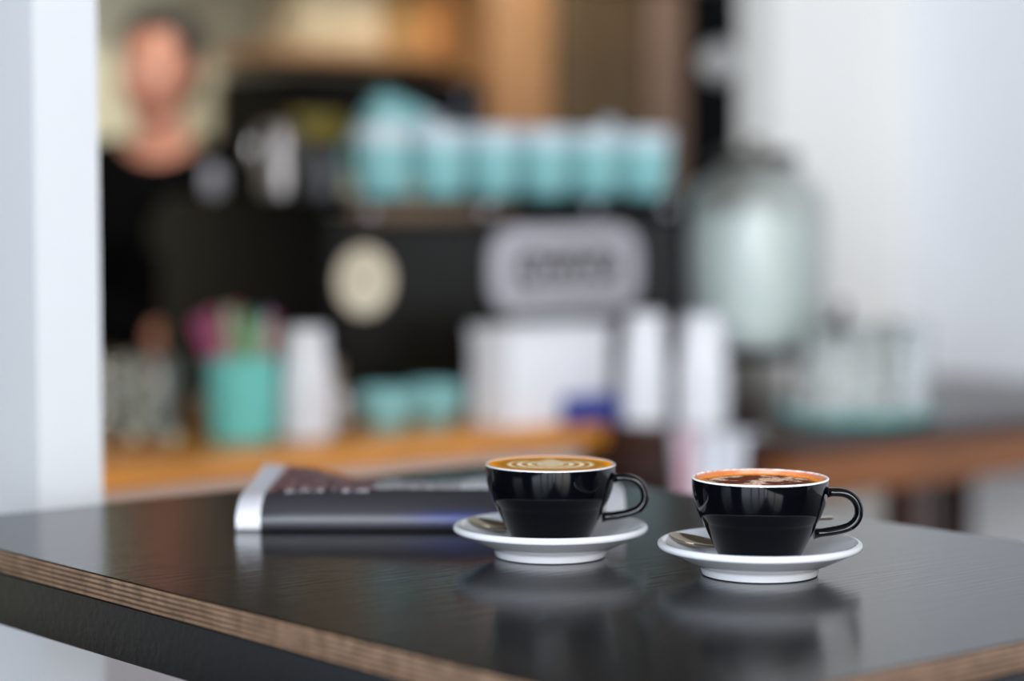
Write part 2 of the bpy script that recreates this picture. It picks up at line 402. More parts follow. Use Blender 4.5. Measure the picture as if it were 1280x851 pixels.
C1 = Vector((.0280, 1.6504, TZ)); C2 = Vector((.1722, 1.572, TZ))
for C, lab, dusty in ((C1, 'left', False), (C2, 'right', True)):
    if not dusty:
        make_saucer(C + Vector((0, 0, .0002)), 'white saucer under the latte cup, nearer the newspaper')
        c = make_cup(C + Vector((0, 0, .0078)), 'glossy black coffee cup of pale latte, next to the newspaper', False); c['group'] = 'black coffee cups'
        coffee(C + Vector((0, 0, .0078 + .0593)), 45.5, 'golden brown latte with pale leaf pattern in its foam', latte_fn, 'latte_foam')
        make_spoon(C, (-42, 27, 20.1), (40, 68, 30), 'steel teaspoon behind the latte cup on its saucer')
    else:
        make_saucer(C + Vector((0, 0, .0002)), 'white saucer under the cocoa-dusted coffee, at the right')
        c = make_cup(C + Vector((0, 0, .0078)), 'glossy black coffee cup of cocoa-dusted coffee, rightmost on the table', True); c['group'] = 'black coffee cups'
        coffee(C + Vector((0, 0, .0078 + .0566)), 44.7, 'dark cocoa-dusted coffee with white foam swirls', mocha_fn, 'mocha_foam')
        make_spoon(C, (-42, 27, 20.1), (59, 58, 31), 'steel teaspoon with its tip showing inside the right cup handle')

# ------------------------------------------------------------------ folded newspaper
def lerp_tab(tab, x):
    if x <= tab[0][0]: return tab[0][1]
    for (a, va), (b, vb) in zip(tab, tab[1:]):
        if x <= b:
            s = (x - a) / (b - a); s = s * s * (3 - 2 * s); return va + (vb - va) * s
    return tab[-1][1]
news = thing('newspaper', 'folded newspaper with dark front page and white margins, behind the left cup', 'newspaper', (-.2160, 1.768, TZ))
NL = .305
BACKZ = [(0, .0265), (.03, .0245), (.09, .013), (.15, .0105), (.21, .0145), (.27, .0165), (.305, .014)]
CREST = [(0, .0235), (.05, .0285), (.2, .0285), (.305, .026)]
def sheet_pt(x, s, inset):
    """s: 0 bottom back .. .35 bottom front .. .55 crest .. 1 top back"""
    cz = lerp_tab(CREST, x) - inset * 1.5; bz = lerp_tab(BACKZ, x) - inset * .65; y0 = inset * 1.6
    y1 = .215 - inset * .5
    if s < .30: return (y1 * (1 - s / .30) + y0 * 1.0 + .004 * (s / .3), .0004 + inset * .35)
    if s < .36:
        th = PI / 2 * (s - .30) / .06; zb = .0004 + inset * .35
        return (y0 + .004 * (1 - math.sin(th)), zb + .007 * (1 - math.cos(th)))
    zm = .0074 + inset * .35; RY = .046
    if s < .62:
        th = PI / 2 * (s - .36) / .26
        return (y0 + RY * (1 - math.cos(th)), zm + (cz - zm) * math.sin(th))
    q = (s - .62) / .38; e = q * q * (3 - 2 * q)
    return (y0 + RY + (y1 - y0 - RY) * q, cz + (bz - cz) * e)
def paper(inset, x0, x1, nx, ns, name, m, parent, fn=None):
    bm = bmesh.new(); g = []
    for i in range(nx + 1):
        x = x0 + (x1 - x0) * i / nx; row = []
        for j in range(ns + 1):
            y, z = sheet_pt(x, j / ns, inset); row.append(bm.verts.new((x, y, z)))
        g.append(row)
    for i in range(nx):
        for j in range(ns): bm.faces.new((g[i][j], g[i][j + 1], g[i + 1][j + 1], g[i + 1][j]))
    me = bpy.data.meshes.new(name); bm.to_mesh(me); bm.free()
    o = link(name, me, m, parent)
    if fn:
        a = me.color_attributes.new('Col', 'FLOAT_COLOR', 'POINT')
        for i in range(nx + 1):
            for j in range(ns + 1): a.data[i * (ns + 1) + j].color = fn(x0 + (x1 - x0) * i / nx, j / ns)
    md = o.modifiers.new('thick', 'SOLIDIFY'); md.thickness = .0003; md.offset = 0
    return o
_rn = random.Random(3)
HEAD = []                                             # blocky headline strokes on the crest
xx = .036
while xx < .105:
    wdt = _rn.uniform(.006, .011); HEAD.append((xx, xx + wdt, _rn.random())); xx += wdt + .0035
def page_fn(x, s):
    white = rgb(196, 196, 202)
    if x < .0195 or x > .2885: return white
    dark = rgb(46, 44, 49)
    c = dark
    if .32 < s < .46:
        k = math.exp(-((x - .175) / .035) ** 2) * math.exp(-((s - .385) / .03) ** 2); c = mixc(c, rgb(18, 36, 110), .9 * k)
    if s > .59:
        t = 1.5 * fbm(x * 150, s * 60)
        if x < .105:
            c = mixc(rgb(58, 48, 58), rgb(176, 120, 120), t * 1.3 + .25)
            c = mixc(c, rgb(34, 30, 36), fbm(x * 120, s * 40, 4) * 2)
        elif x < .175: c = mixc(rgb(110, 106, 112), rgb(196, 192, 196), (math.sin(s * 330) * .4 + t * 1.6) + .4)
        else:
            c = mixc(rgb(206, 206, 212), rgb(90, 130, 180), 2.4 * (.5 - abs((x - .205) / .03)) if s > .66 else 0)
            c = mixc(c, rgb(186, 110, 88), 3 * (.6 - abs(x - .222) / .03 - abs(s - .64) / .1))
            c = mixc(c, rgb(84, 128, 184), 3 * (.5 - abs(x - .252) / .03 - abs(s - .70) / .2))
            c = mixc(c, rgb(198, 140, 118), 3 * (.5 - abs(x - .285) / .03 - abs(s - .66) / .12))
            c = mixc(c, rgb(120, 118, 122), t * .9)
    if .555 < s < .592 and x < .11:
        c = rgb(34, 32, 36)
        for a, b, q in HEAD:
            if a < x < b and .560 < s < .586 and fbm(x * 400, s * 60, q * 9) > -.12: c = rgb(214, 212, 214)
    return c
news_m = mat('newsprint', rgb(90, 90, 95), 0.42, attr='Col', spec=0.5)
paper(0, 0, NL, 420, 230, 'front_page', news_m, news, page_fn)
inner_m = mat('inner_newsprint', rgb(214, 212, 210), 0.6, noise_scale=150, noise_amt=0.12)
for k in range(1, 7): paper(.0016 * k, .0012 * (k % 3), NL - .0015 * (k % 2), 60, 50, 'inner_sheet', inner_m, news)

# ------------------------------------------------------------------ timber counter under the coffee machine
KZ = .93
ct = thing('service_counter', 'orange timber service counter under the coffee machine', 'counter', uv(0, 0), ANG)
box_obj('worktop', (-.14, .40, KZ - .019), (1.72, .80, .038), timber, ct, .003)
box_obj('cabinet_front', (-.15, .03, (KZ - .04) / 2), (1.66, .03, KZ - .042), mat('grey_panel', rgb(188, 184, 188), 0.5), ct, .002)
box_obj('cabinet_side', (.68, .42, (KZ - .04) / 2), (.03, .68, KZ - .042), mat('grey_panel', rgb(188, 184, 188), 0.5), ct, .002)
box_obj('cabinet_base', (.98, .52, (KZ - .001) / 2), (.50, .56, KZ - .002), black_steel, ct, .003)

# ------------------------------------------------------------------ coffee machine (u .345..1.145, v .26..0.76)
MZ0, MZ1 = KZ, 1.302
mc = thing('coffee_machine', 'black two-group coffee machine with silver name plate on the counter', 'coffee machine', uv(.753, .51, 0), ANG)
MW, MD = .836, .50
bm = bmesh.new(); box(bm, (0, 0, (MZ0 + .05 + MZ1 - .03) / 2), (MW - .01, MD - .02, MZ1 - .03 - MZ0 - .05), .02, 3); bm_obj('machine_body', bm, machine_m, mc)
bm = bmesh.new(); box(bm, (0, -MD / 2 + .006, (MZ0 + .06 + MZ1 - .05) / 2), (MW - .04, .012, MZ1 - .05 - MZ0 - .06), .004, 2); bm_obj('back_panel', bm, machine_m, mc)
for s in (-1, 1):
    bm = bmesh.new(); box(bm, (s * (MW / 2 - .006), 0, (MZ0 + .04 + MZ1) / 2), (.014, MD, MZ1 - MZ0 - .045), .006, 2); bm_obj('side_panel', bm, black_p, mc)
box_obj('cup_tray', (0, 0, MZ1 - .012), (MW - .03, MD - .01, .022), black_p, mc, .004)
box_obj('front_rail', (-.19, -MD / 2 - .003, MZ1 - .028), (MW * .42, .010, .030), rail_m, mc, .004)
for x in (-.335, -.085, .165, .35):
    bm = bmesh.new(); lathe(bm, S_([(0, 0), (9, 0), (10, 2), (10, 8), (7, 11), (0, 12)]), 24)
    bm_obj('rail_bolt', bm, steel, mc, True, (x, -MD / 2 - .008, MZ1 - .026), (PI / 2, 0, 0))
# round badge
bdg = lathe_obj('round_badge', S_([(0, 0), (54, 0), (56, 2), (55, 6), (50, 8), (48, 6.5), (0, 7)]), cream_p, mc, 48, (-.338, -MD / 2 - .001, 1.163), (PI / 2, 0, 0))
lathe_obj('badge_centre', S_([(0, 0), (20, 0), (20, 1.2), (0, 2)]), mat('badge_print', rgb(196, 186, 160), 0.4), bdg, 32, (0, 0, .0065))
# name plate
def rrect(bm, w_, h_, r, y0, y1, seg=8):
    loops = []
    for y in (y0, y1):
        l = []
        for cx, cz, a0 in ((w_ / 2 - r, h_ / 2 - r, 0), (-w_ / 2 + r, h_ / 2 - r, PI / 2), (-w_ / 2 + r, -h_ / 2 + r, PI), (w_ / 2 - r, -h_ / 2 + r, 1.5 * PI)):
            for k in range(seg + 1):
                a = a0 + PI / 2 * k / seg; l.append(bm.verts.new((cx + r * math.cos(a), y, cz + r * math.sin(a))))
        loops.append(l)
    n = len(loops[0])
    for k in range(n): bm.faces.new((loops[0][k], loops[0][(k + 1) % n], loops[1][(k + 1) % n], loops[1][k]))
    bm.faces.new(loops[0]); bm.faces.new(loops[1][::-1])
PX, PZ_ = .105, 1.172
bm = bmesh.new(); rrect(bm, .345, .150, .055, -.012, 0); pl = bm_obj('name_plate', bm, plate_m, mc, True, (PX, -MD / 2, PZ_), None, 30)
letter_m = mat('plate_lettering', rgb(52, 46, 48), 0.5)
bm = bmesh.new()
for z in (-.034, .034): box(bm, (0, -.0135, z), (.250, .003, .008))
for x in (-.121, .121): box(bm, (x, -.0135, 0), (.010, .003, .068))
bm_obj('lettering_frame', bm, letter_m, pl, False)
cu = bpy.data.curves.new('plate_text', 'FONT'); cu.body = 'OWVO'; cu.size = .068; cu.extrude = .0015; cu.offset = .0016; cu.align_x = 'CENTER'; cu.align_y = 'CENTER'; cu.space_character = 1.0
to = bpy.data.objects.new('tmp', cu); COL.objects.link(to); bpy.context.view_layer.update()
tme = bpy.data.meshes.new_from_object(to.evaluated_get(bpy.context.evaluated_depsgraph_get())); bpy.data.objects.remove(to)
link('lettering', tme, letter_m, pl, False, (0, -.0135, .001), (PI / 2, 0, 0))
for s in (-1, 1):
    for t_ in (-1, 1): lathe_obj('machine_foot', S_([(0, 0), (22, 0), (22, 10), (15, 20), (15, 52), (0, 52)]), steel, mc, 20, (s * .34, t_ * .19, MZ0))
box_obj('drip_tray', (0, .275, MZ0 + .06), (MW - .1, .05, .03), steel, mc, .004)
for x in (-.2, .2):
    g = lathe_obj('group_head', S_([(0, 0), (34, 0), (36, 6), (36, 46), (24, 54), (0, 54)]), steel, mc, 32, (x, .30, MZ0 + .19))
    box_obj('portafilter_handle', (0, .10, .01), (.026, .14, .024), black_p, g, .008)
box_obj('group_hood', (0, .29, MZ1 - .07), (MW - .06, .1, .07), black_p, mc, .01)

# teal mugs on the machine
def make_mug(label):
    t = thing('mug', label, 'mug', (0, 0, 0), 0, 'teal mugs on top of the coffee machine')
    t.scale = (1.13,) * 3
    lathe_obj('mug_body', S_([(0, 3), (30, 3), (32, 0), (35, .5), (37, 4), (42, 30), (45.4, 78)]), teal, t, 40)
    lathe_obj('rim_band', S_([(45.4, 78), (46.6, 100), (46.8, 104), (45.6, 105.2), (44, 104), (41.5, 62), (39, 30), (33, 8), (0, 6)]), pale, t, 40)
    bm = bmesh.new(); sweep(bm, [q * mm for q in catmull([(42, 0, 84), (58, 0, 86), (70, 0, 74), (72, 0, 54), (62, 0, 34), (39, 0, 26)], 5)], .006, .004, 10); bm_obj('mug_handle', bm, teal, t)
    return t
mug_u = [.500, .622, .742, .862, .982, 1.105]
names = ['leftmost teal mug of the front row on the coffee machine', 'second teal mug from the left on the coffee machine, partly before the tipped one', 'third teal mug from the left on the coffee machine',
         'fourth teal mug from the left on the coffee machine', 'fifth teal mug from the left on the coffee machine', 'rightmost teal mug of the front row on the coffee machine']
m0 = make_mug(names[0])
for k, u in enumerate(mug_u):
    loc = uv(u, .315, MZ1 - .001)
    rot = (0, 0, ANG + [1.9, 1.5, 1.2, 1.6, 2.0, 1.4][k])
    if k == 0: m0.location = loc; m0.rotation_euler = rot
    else: dup(m0, loc, rot, names[k])
for k, (u, v) in enumerate([(.790, .462), (.901, .462), (1.012, .462), (1.12, .58)]):
    dup(m0, uv(u, v, MZ1 - .001), (0, 0, ANG + PI / 2), ['teal mug behind the third and fourth of the front row', 'teal mug behind the fourth and fifth of the front row', 'teal mug behind the fifth of the front row', 'rear teal mug nearest the white dispenser'][k], 'teal mugs in the rear row on the coffee machine')
dup(m0, uv(.590, .475, MZ1 + .152), Euler((math.radians(30), math.radians(125), ANG + .2)), 'tipped teal mug leaning behind the second and third of the front row', 'teal mugs on top of the coffee machine')
tag(lathe_obj('saucer', S_(SAUCER), pale, None, 48, uv(1.142, .45, MZ1 + .070), (math.radians(72), 0, ANG + .4)), 'pale saucer standing on edge behind the mugs at the right end of the coffee machine', 'saucer')

# jugs and canisters on the machine's far left
jug = thing('milk_jug', 'steel milk jug standing on the coffee machine beside the barista', 'jug', uv(.42, .5, MZ1 - .001), ANG)
lathe_obj('jug_body', S_([(0, 0), (34, 0), (38, 3), (40, 30), (36, 70), (31, 96), (33, 118), (35, 124), (33.5, 124), (31.5, 118), (29.5, 96), (34.5, 70), (38, 30), (35, 6), (0, 4)]), mat('dull_steel', rgb(150, 146, 146), 0.38, 1.0), jug, 40)
bm = bmesh.new(); sweep(bm, [q * mm for q in catmull([(-30, 0, 104), (-56, 0, 106), (-62, 0, 70), (-38, 0, 34)], 6)], .006, .003, 10); bm_obj('jug_handle', bm, steel, jug)
def canister(name, label, u, v, r, h, m, cat='canister', z=None):
    t = thing(name, label, cat, uv(u, v, MZ1 - .001 if z is None else z), ANG)
    lathe_obj('canister_body', [(0, 0), (r, 0), (r, h * .82), (0, h * .82)], m, t, 36)
    lathe_obj('lid', [(0, h * .82), (r * 1.04, h * .82), (r * 1.04, h * .95), (r * .9, h), (0, h)], black_p, t, 36)
    return t
canister('coffee_canister', 'black canister beside the steel jug, nearest the barista', .455, .64, .040, .115, black_p)
canister('coffee_canister', 'dark grey canister between the steel jug and the mugs', .405, .36, .034, .095, mat('dark_grey_tin', rgb(42, 42, 48), 0.4))

# ------------------------------------------------------------------ things along the counter
def pot_at(u, v, z=KZ): return uv(u, v, z + .0005)
pot = tag(lathe_obj('straw_pot', S_([(0, 0), (50, 0), (53, 3), (55, 60), (57, 124), (55.5, 125), (54, 123), (52, 60), (47, 6), (0, 4)]), teal_d, None, 48, pot_at(.13, .19)), 'teal pot full of coloured straws on the orange counter', 'pot')
SC = [('magenta', (196, 70, 130)), ('red', (206, 74, 84)), ('green', (86, 170, 66)), ('white', (222, 226, 230)), ('pale green', (164, 204, 150)), ('turquoise', (90, 196, 186)), ('lilac', (160, 130, 190)), ('black', (26, 26, 30))]
cm = {n_: mat('straw_' + n_.replace(' ', '_'), rgb(*c_), 0.4) for n_, c_ in SC}
rs = random.Random(5)
ORDER = ['magenta', 'magenta', 'lilac', 'red', 'red', 'magenta', 'pale green', 'white', 'pale green', 'white', 'red', 'black', 'green', 'green', 'turquoise', 'black', 'green', 'pale green', 'white', 'lilac', 'white', 'red', 'magenta', 'green']
for k, cn in enumerate(ORDER):
    f_ = -1 + 2 * (k + .5) / len(ORDER)
    side = Vector((1, 0, 0))                           # the fan opens across the pot
    dep = Vector((0, 1, 0)) * (-.0165 + .011 * (k % 4))
    base = pot_at(.13, .19, KZ + .008) + side * (.010 + f_ * .016) + dep
    top = pot_at(.13, .19, KZ + rs.uniform(.185, .212) - .02 * abs(f_)) + side * f_ * (.078 if f_ < 0 else .060) + dep * 1.5
    o = tube_obj('straw', [base, base.lerp(top, .5), top], .0025, cm[cn], None, 8)
    lean = 'leaning left' if f_ < -.33 else 'leaning right' if f_ > .33 else 'standing upright'
    same = [q for q in range(len(ORDER)) if ORDER[q] == cn and (-1 if -1 + 2 * (q + .5) / 24 < -.33 else 1 if -1 + 2 * (q + .5) / 24 > .33 else 0) == (-1 if f_ < -.33 else 1 if f_ > .33 else 0)]
    pos = '' if len(same) == 1 else (', leftmost of these' if k == same[0] else ', rightmost of these' if k == same[-1] else ', middle of these')
    tag(o, f'{cn} straw {lean} in the teal pot{pos}', 'straw', 'coloured straws in the teal pot')

def cup_stack(u, v, n, r, label, group):
    prof = [(r * .80, 0), (r * .82, .001), (r * .70, .088), (r * .68, .090), (0, .090), (0, .088), (r * .67, .087), (r * .78, .002)]
    prof = [(r * .98, 0), (r * 1.02, .003), (r * .98, .006), (r * .93, .006), (r * .72, .094), (r * .70, .095), (0, .094), (0, .0925), (r * .70, .0925), (r * .91, .005)]
    bm = bmesh.new(); lathe(bm, prof, 32); first = bm_obj('paper_cup', bm, paper_white, None)
    for k in range(n):
        o = first if k == 0 else first.copy()
        if k: COL.objects.link(o)
        o.location = uv(u, v, KZ + .0005 + k * .0105)
        tag(o, ('topmost ' if k == n - 1 else 'lowest ' if k == 0 else ['second', 'third', 'fourth', 'fifth', 'sixth', 'seventh', 'eighth', 'ninth', 'tenth'][k - 1] + ' from bottom ') + label, 'cup', group)
cup_stack(.222, .150, 8, .042, 'white paper cup, upside down in the stack beside the straw pot', 'paper cups stacked beside the straw pot')
canister('sugar_shaker', 'beige tin canister right behind the paper cups by the straw pot', .29, .205, .030, .135, mat('beige_tin', rgb(150, 134, 118), 0.4), z=KZ + .0005)

def tumbler_mesh(r, h, m):
    bm = bmesh.new(); lathe(bm, [(0, 0), (r * .82, 0), (r * .86, .003), (r, h), (r - .0012, h + .0006), (r - .0025, h), (r * .86 - .003, .012), (0, .010)], 32)
    return bm_obj('glass_tumbler', bm, m, None)
tg = tumbler_mesh(.036, .125, glass)
spots = [(-.015, .31, 'clear glass tumbler at the left end of the counter, against the white partition'), (.058, .345, 'clear glass tumbler second from the white partition'), (.02, .245, 'clear glass tumbler just left of the teal straw pot'), (.0, .415, 'clear glass tumbler rearmost of the four by the partition')]
for k, (u, v, lb) in enumerate(spots):
    o = tg if k == 0 else tg.copy()
    if k: COL.objects.link(o)
    o.location = uv(u, v, KZ + .0005); tag(o, lb, 'glass', 'tumblers left of the straw pot')

# teal bowls
BOWL = [(0, 3), (22, 3), (24, 0), (27, 0), (28, 3), (40, 18), (49, 42), (51, 60), (50, 61), (49, 59), (46, 42), (37, 20), (24, 6), (0, 5)]
b1 = tag(lathe_obj('bowl', S_(BOWL), teal, None, 48, pot_at(.395, .168)), 'teal bowl on the counter, left one of the pair before the machine', 'bowl', 'teal bowls before the machine')
b2 = b1.copy(); COL.objects.link(b2); b2.location = pot_at(.507, .184); b2['label'] = 'teal bowl on the counter, right one next to the white box'

# white carton and blue carton
def carton(name, label, u, v, w_, d_, h_, m, cat='box'):
    t = thing(name, label, cat, uv(u, v, KZ + .0005), ANG)
    box_obj('box_body', (0, 0, (h_ - .004) / 2), (w_, d_, h_ - .004), m, t, .002)
    box_obj('box_lid', (0, 0, h_ - .012), (w_ + .004, d_ + .004, .024), m, t, .002)
    return t
carton('napkin_box', 'white rectangular box below the silver name plate', .642, .075, .222, .10, .160, paper_white)
blue_m = mat('blue_card', rgb(44, 60, 140), 0.45)
bc = tag(box_obj('blue_packet', (0, 0, 0), (.105, .03, .045), blue_m, None, .002), 'small dark blue packet in front of the white box', 'packet')
bc.location = uv(.690, .006, KZ + .0232); bc.rotation_euler = (0, 0, ANG)

# ------------------------------------------------------------------ dark side table on the right
st = thing('side_table', 'dark-topped wooden side table with red-brown apron, by the right wall', 'table', uv(0, 0), ANG)
SU0, SU1, SV0, SV1 = .725, 1.9, -.41, .232
box_obj('table_top', ((SU0 + SU1) / 2, (SV0 + SV1) / 2, KZ - .0125), (SU1 - SU0, SV1 - SV0, .025), dark_timber, st, .004)
box_obj('apron', ((SU0 + SU1) / 2, SV0 + .02, KZ - .025 - .034), (SU1 - SU0 - .02, .022, .068), red_timber, st, .003)
box_obj('apron', ((SU0 + SU1) / 2, SV1 - .03, KZ - .025 - .034), (SU1 - SU0 - .02, .022, .068), dark_timber, st, .003)
box_obj('apron', (SU0 + .02, (SV0 + SV1) / 2, KZ - .025 - .034), (.022, SV1 - SV0 - .06, .068), dark_timber, st, .003)  # shade on this end put into the colour as darker timber
box_obj('apron', (SU1 - .02, (SV0 + SV1) / 2, KZ - .025 - .034), (.022, SV1 - SV0 - .06, .068), dark_timber, st, .003)
for u_ in (SU0 + .035, SU1 - .04):
    for v_ in (SV0 + .04, SV1 - .05): box_obj('leg', (u_, v_, (KZ - .026) / 2), (.055, .055, KZ - .026), red_timber if v_ < 0 else dark_timber, st, .004)
box_obj('leg', (SU0 + .33, SV0 + .045, (KZ - .026) / 2), (.065, .05, KZ - .026), dark_timber, st, .004)['label'] = 'dark middle leg'
box_obj('end_shade_board', (SU0 + .05, (SV0 + SV1) / 2, KZ - .26), (.018, SV1 - SV0 - .14, .34), dark_timber, st, .003)  # dark board standing in for the shade under the table end

cup_stack(.775, -.035, 9, .040, 'white paper cup, upside down in the stack right of the white box', 'paper cups stacked right of the white box')
cup_stack(.808, -.135, 9, .043, 'white paper cup, upside down in the stack left of the dispenser', 'paper cups stacked left of the dispenser')
canister('tea_tin', 'dark metal tin between the dispenser stand and the paper cups', .905, .0, .035, .12, mat('dark_grey_tin', rgb(42, 42, 48), 0.4), z=KZ + .0005)

# drinks dispenser
DZ = KZ + .1065
ds = thing('drinks_dispenser', 'large pale glass drinks dispenser with black tap on a stand', 'dispenser', uv(1.065, -.01, DZ), ANG); ds.scale = (1.04, 1.04, 1.09)
G = [(0, 0), (100, 0), (110, 6), (114, 22), (114, 214), (112, 240), (98, 264), (70, 277), (62, 292), (60, 292), (66, 275), (95, 261), (108, 239), (110, 214), (110, 24), (104, 10), (0, 6)]
lathe_obj('glass_jar', S_(G), green_glass, ds, 64)
lathe_obj('milky_drink', S_([(0, 8), (102, 11.5), (108, 24), (108, 214), (0, 214)]), mat('milky_drink', rgb(234, 238, 236), 0.7), ds, 48)
lathe_obj('lid', S_([(0, 293), (68, 293), (70, 296), (70, 310), (64, 316), (14, 318), (14, 330), (8, 334), (0, 334)]), mat('dark_zinc', rgb(82, 80, 72), 0.4, 0.6), ds, 40)
tap = tube_obj('tap', [q * mm for q in (Vector((78, -78, 34)), Vector((100, -100, 34)), Vector((108, -108, 26)), Vector((108, -108, 6)))], .012, black_p, ds, 12)
box_obj('tap_lever', (.102, -.102, .058), (.014, .014, .034), black_p, tap, .004)
dst = thing('dispenser_stand', 'black metal stand carrying the glass dispenser', 'stand', uv(1.065, -.01, KZ + .0005), ANG)
bm = bmesh.new(); sweep(bm, [Vector((.095 * math.cos(2 * PI * k / 48), .095 * math.sin(2 * PI * k / 48), .0985)) for k in range(49)], .006, n=8, side=(0, 0, 1)); bm_obj('ring', bm, black_p, dst)
box_obj('crossbar', (0, 0, .100), (.19, .012, .008), black_p, dst); box_obj('crossbar', (0, 0, .0995), (.012, .19, .008), black_p, dst)
for k in range(4):
    a = PI / 4 + k * PI / 2
    tube_obj('leg', [(.095 * math.cos(a), .095 * math.sin(a), .098), (.105 * math.cos(a), .105 * math.sin(a), .004)], .006, black_p, dst, 8)

# teal tray with tumblers
tray = tag(lathe_obj('tray', S_([(0, 2), (112, 2), (114, 0), (120, 1), (132, 14), (131, 16), (118, 6), (112, 5), (0, 5)]), teal_d, None, 64, uv(1.075, -.235, KZ + .0005)), 'round teal tray holding the clear tumblers on the side table', 'tray')
tl = [(-.078, -.02, 'front left'), (-.01, -.078, 'front middle'), (.07, -.052, 'front right'), (0, 0, 'centre'), (.077, .03, 'right rear'), (-.045, .060, 'left rear')]
tt = tumbler_mesh(.034, .148, glass)
for k, (a, b, lb) in enumerate(tl):
    o = tt if k == 0 else tt.copy()
    if k: COL.objects.link(o)
    o.location = uv(1.075 + a, -.235 + b, KZ + .0062); tag(o, f'clear tumbler at the {lb} of the teal tray', 'glass', 'tumblers on the teal tray')
for k, (a, b, lb) in enumerate([(1.27, -.19, 'clear tumbler on the side table right of the teal tray'), (1.335, -.10, 'clear tumbler on the side table nearest the right wall')]):
    o = tt.copy(); COL.objects.link(o); o.location = uv(a, b, KZ + .0005); tag(o, lb, 'glass', 'tumblers on the side table')

# tea towel over the table end
bm = bmesh.new(); NX, NZ = 26, 40; g = []
for i in range(NX + 1):
    row = []
    for j in range(NZ + 1):
        s = j / NZ * .26; wv = .006 * math.sin(i * .9) * min(1, s * 8)
        y = -.41 + .165 + .17 * (i / NX - .5) * (1 - .25 * min(1, s * 4)); 
        if s < .03: x, z = SU0 + .022 - s, KZ + .004
        else: q = s - .03; x, z = SU0 - .008 - wv - .006, KZ + .004 - q
        row.append(bm.verts.new((x, y, z)))
    g.append(row)
for i in range(NX):
    for j in range(NZ): bm.faces.new((g[i][j], g[i][j + 1], g[i + 1][j + 1], g[i + 1][j]))
tw = bm_obj('tea_towel', bm, mat('towel_cloth', rgb(226, 226, 232), 0.8, attr='Col'), None, True, uv(0, 0), (0, 0, ANG))
color_attr(tw.data, lambda co, i: mixc(rgb(228, 230, 238), rgb(196, 120, 136), 4 * (.22 - abs(co.y + .20) / .12)))
tag(tw, 'white and pink tea towel hanging over the end of the side table', 'towel')
md = tw.modifiers.new('thick', 'SOLIDIFY'); md.thickness = .003; md.offset = 0

# ------------------------------------------------------------------ kitchen back wall furniture
def ray(px, py):
    a = (px - 640) / FPX; b = -(py - 425.5) / FPX
    return Vector((a, math.cos(PITCH) + b * math.sin(PITCH), -math.sin(PITCH) + b * math.cos(PITCH)))
def on_v(px, py, v):                       # point of the plane v = const behind a picture point -> (u, z)
    r = ray(px, py); c0 = Vector((0, 0, CAMZ)); t = (v - (c0 - O).dot(V)) / r.dot(V); p_ = c0 + r * t
    return (p_ - O).dot(U), p_.z
def board(name, label, cat, px0, py0, px1, py1, v, dep, m, extra=None, group=None, ztop=None, zbot=None):
    u0, _ = on_v(px0, py0, v); u1, _ = on_v(px1, py0, v)
    z1 = on_v((px0 + px1) / 2, py0, v)[1] if ztop is None else ztop; z0 = on_v((px0 + px1) / 2, py1, v)[1] if zbot is None else zbot
    t = thing(name, label, cat, uv((u0 + u1) / 2, v + dep / 2, z0), ANG, group)
    W_, H_ = abs(u1 - u0), z1 - z0
    bm = bmesh.new(); box(bm, (0, 0, H_ / 2), (W_, dep, H_), .004, 2); bm_obj('carcass', bm, m, t)
    return t, W_, H_
brown = mat('dark_brown_cupboard', rgb(70, 50, 20), 0.5, noise_scale=6, noise_amt=0.2)
tan = mat('tan_ply', rgb(150, 108, 68), 0.5, noise_scale=5, noise_amt=0.15)
def doors(t, W_, H_, dep, n, m):
    for k in range(n):
        d = box_obj('door', (-W_ / 2 + W_ * (k + .5) / n, -dep / 2 - .009, H_ / 2), (W_ / n - .006, .018, H_ - .02), m, t, .003)
        box_obj('door_handle', (W_ / n * .36 * (1 if k % 2 == 0 else -1), -.016, 0), (.012, .014, .14), steel, d, .003)
t, a, b = board('tall_cupboard', 'dark brown tall cupboard against the kitchen wall, above the mugs', 'cupboard', 690, 0, 806, 300, 1.5, .36, brown, ztop=1.82, zbot=0); doors(t, a, b, .36, 2, brown)
t, a, b = board('shelf_unit', 'tan plywood cupboard to the left of the dark brown one', 'cupboard', 606, 0, 686, 300, 1.5, .36, tan, ztop=1.82, zbot=0); doors(t, a, b, .36, 1, tan)
board('post', 'dull pinkish brown post beside the black fridge', 'post', 812, 0, 858, 300, 1.5, .12, mat('taupe_paint', rgb(122, 96, 80), 0.6), ztop=1.83, zbot=0)
t, a, b = board('fridge', 'tall black fridge beside the white wall', 'fridge', 864, 0, 960, 300, 1.5, .38, black_p, ztop=1.81, zbot=0); doors(t, a, b, .38, 1, black_p)
t, a, b = board('oven', 'black oven on a shelf behind the barista and the mugs', 'oven', 380, 94, 600, 205, 1.5, .36, black_p); doors(t, a, b, .36, 1, black_p)
t2, a2, b2_ = board('bench', 'cream back bench under the black oven', 'bench', 310, 207, 600, 500, 1.5, .37, cream_wall, zbot=0)
for k, (x0, x1, y0, c_, nm, lb) in enumerate([(372, 430, 146, (96, 86, 18), 'carton', 'olive carton in front of the black oven, left one'), (440, 492, 158, (86, 74, 12), 'carton', 'olive carton in front of the black oven, right one')]):
    u0, z1 = on_v(x0, y0, 1.40); u1, z0 = on_v(x1, 204, 1.40)
    o = tag(box_obj(nm, (0, 0, 0), (u1 - u0, .05, z1 - z0), mat('olive_card%d' % k, rgb(*c_), 0.6), None, .003), lb, 'carton', 'olive cartons by the oven')
    o.location = uv((u0 + u1) / 2, 1.42, (z0 + z1) / 2 + .006); o.rotation_euler = (0, 0, ANG)
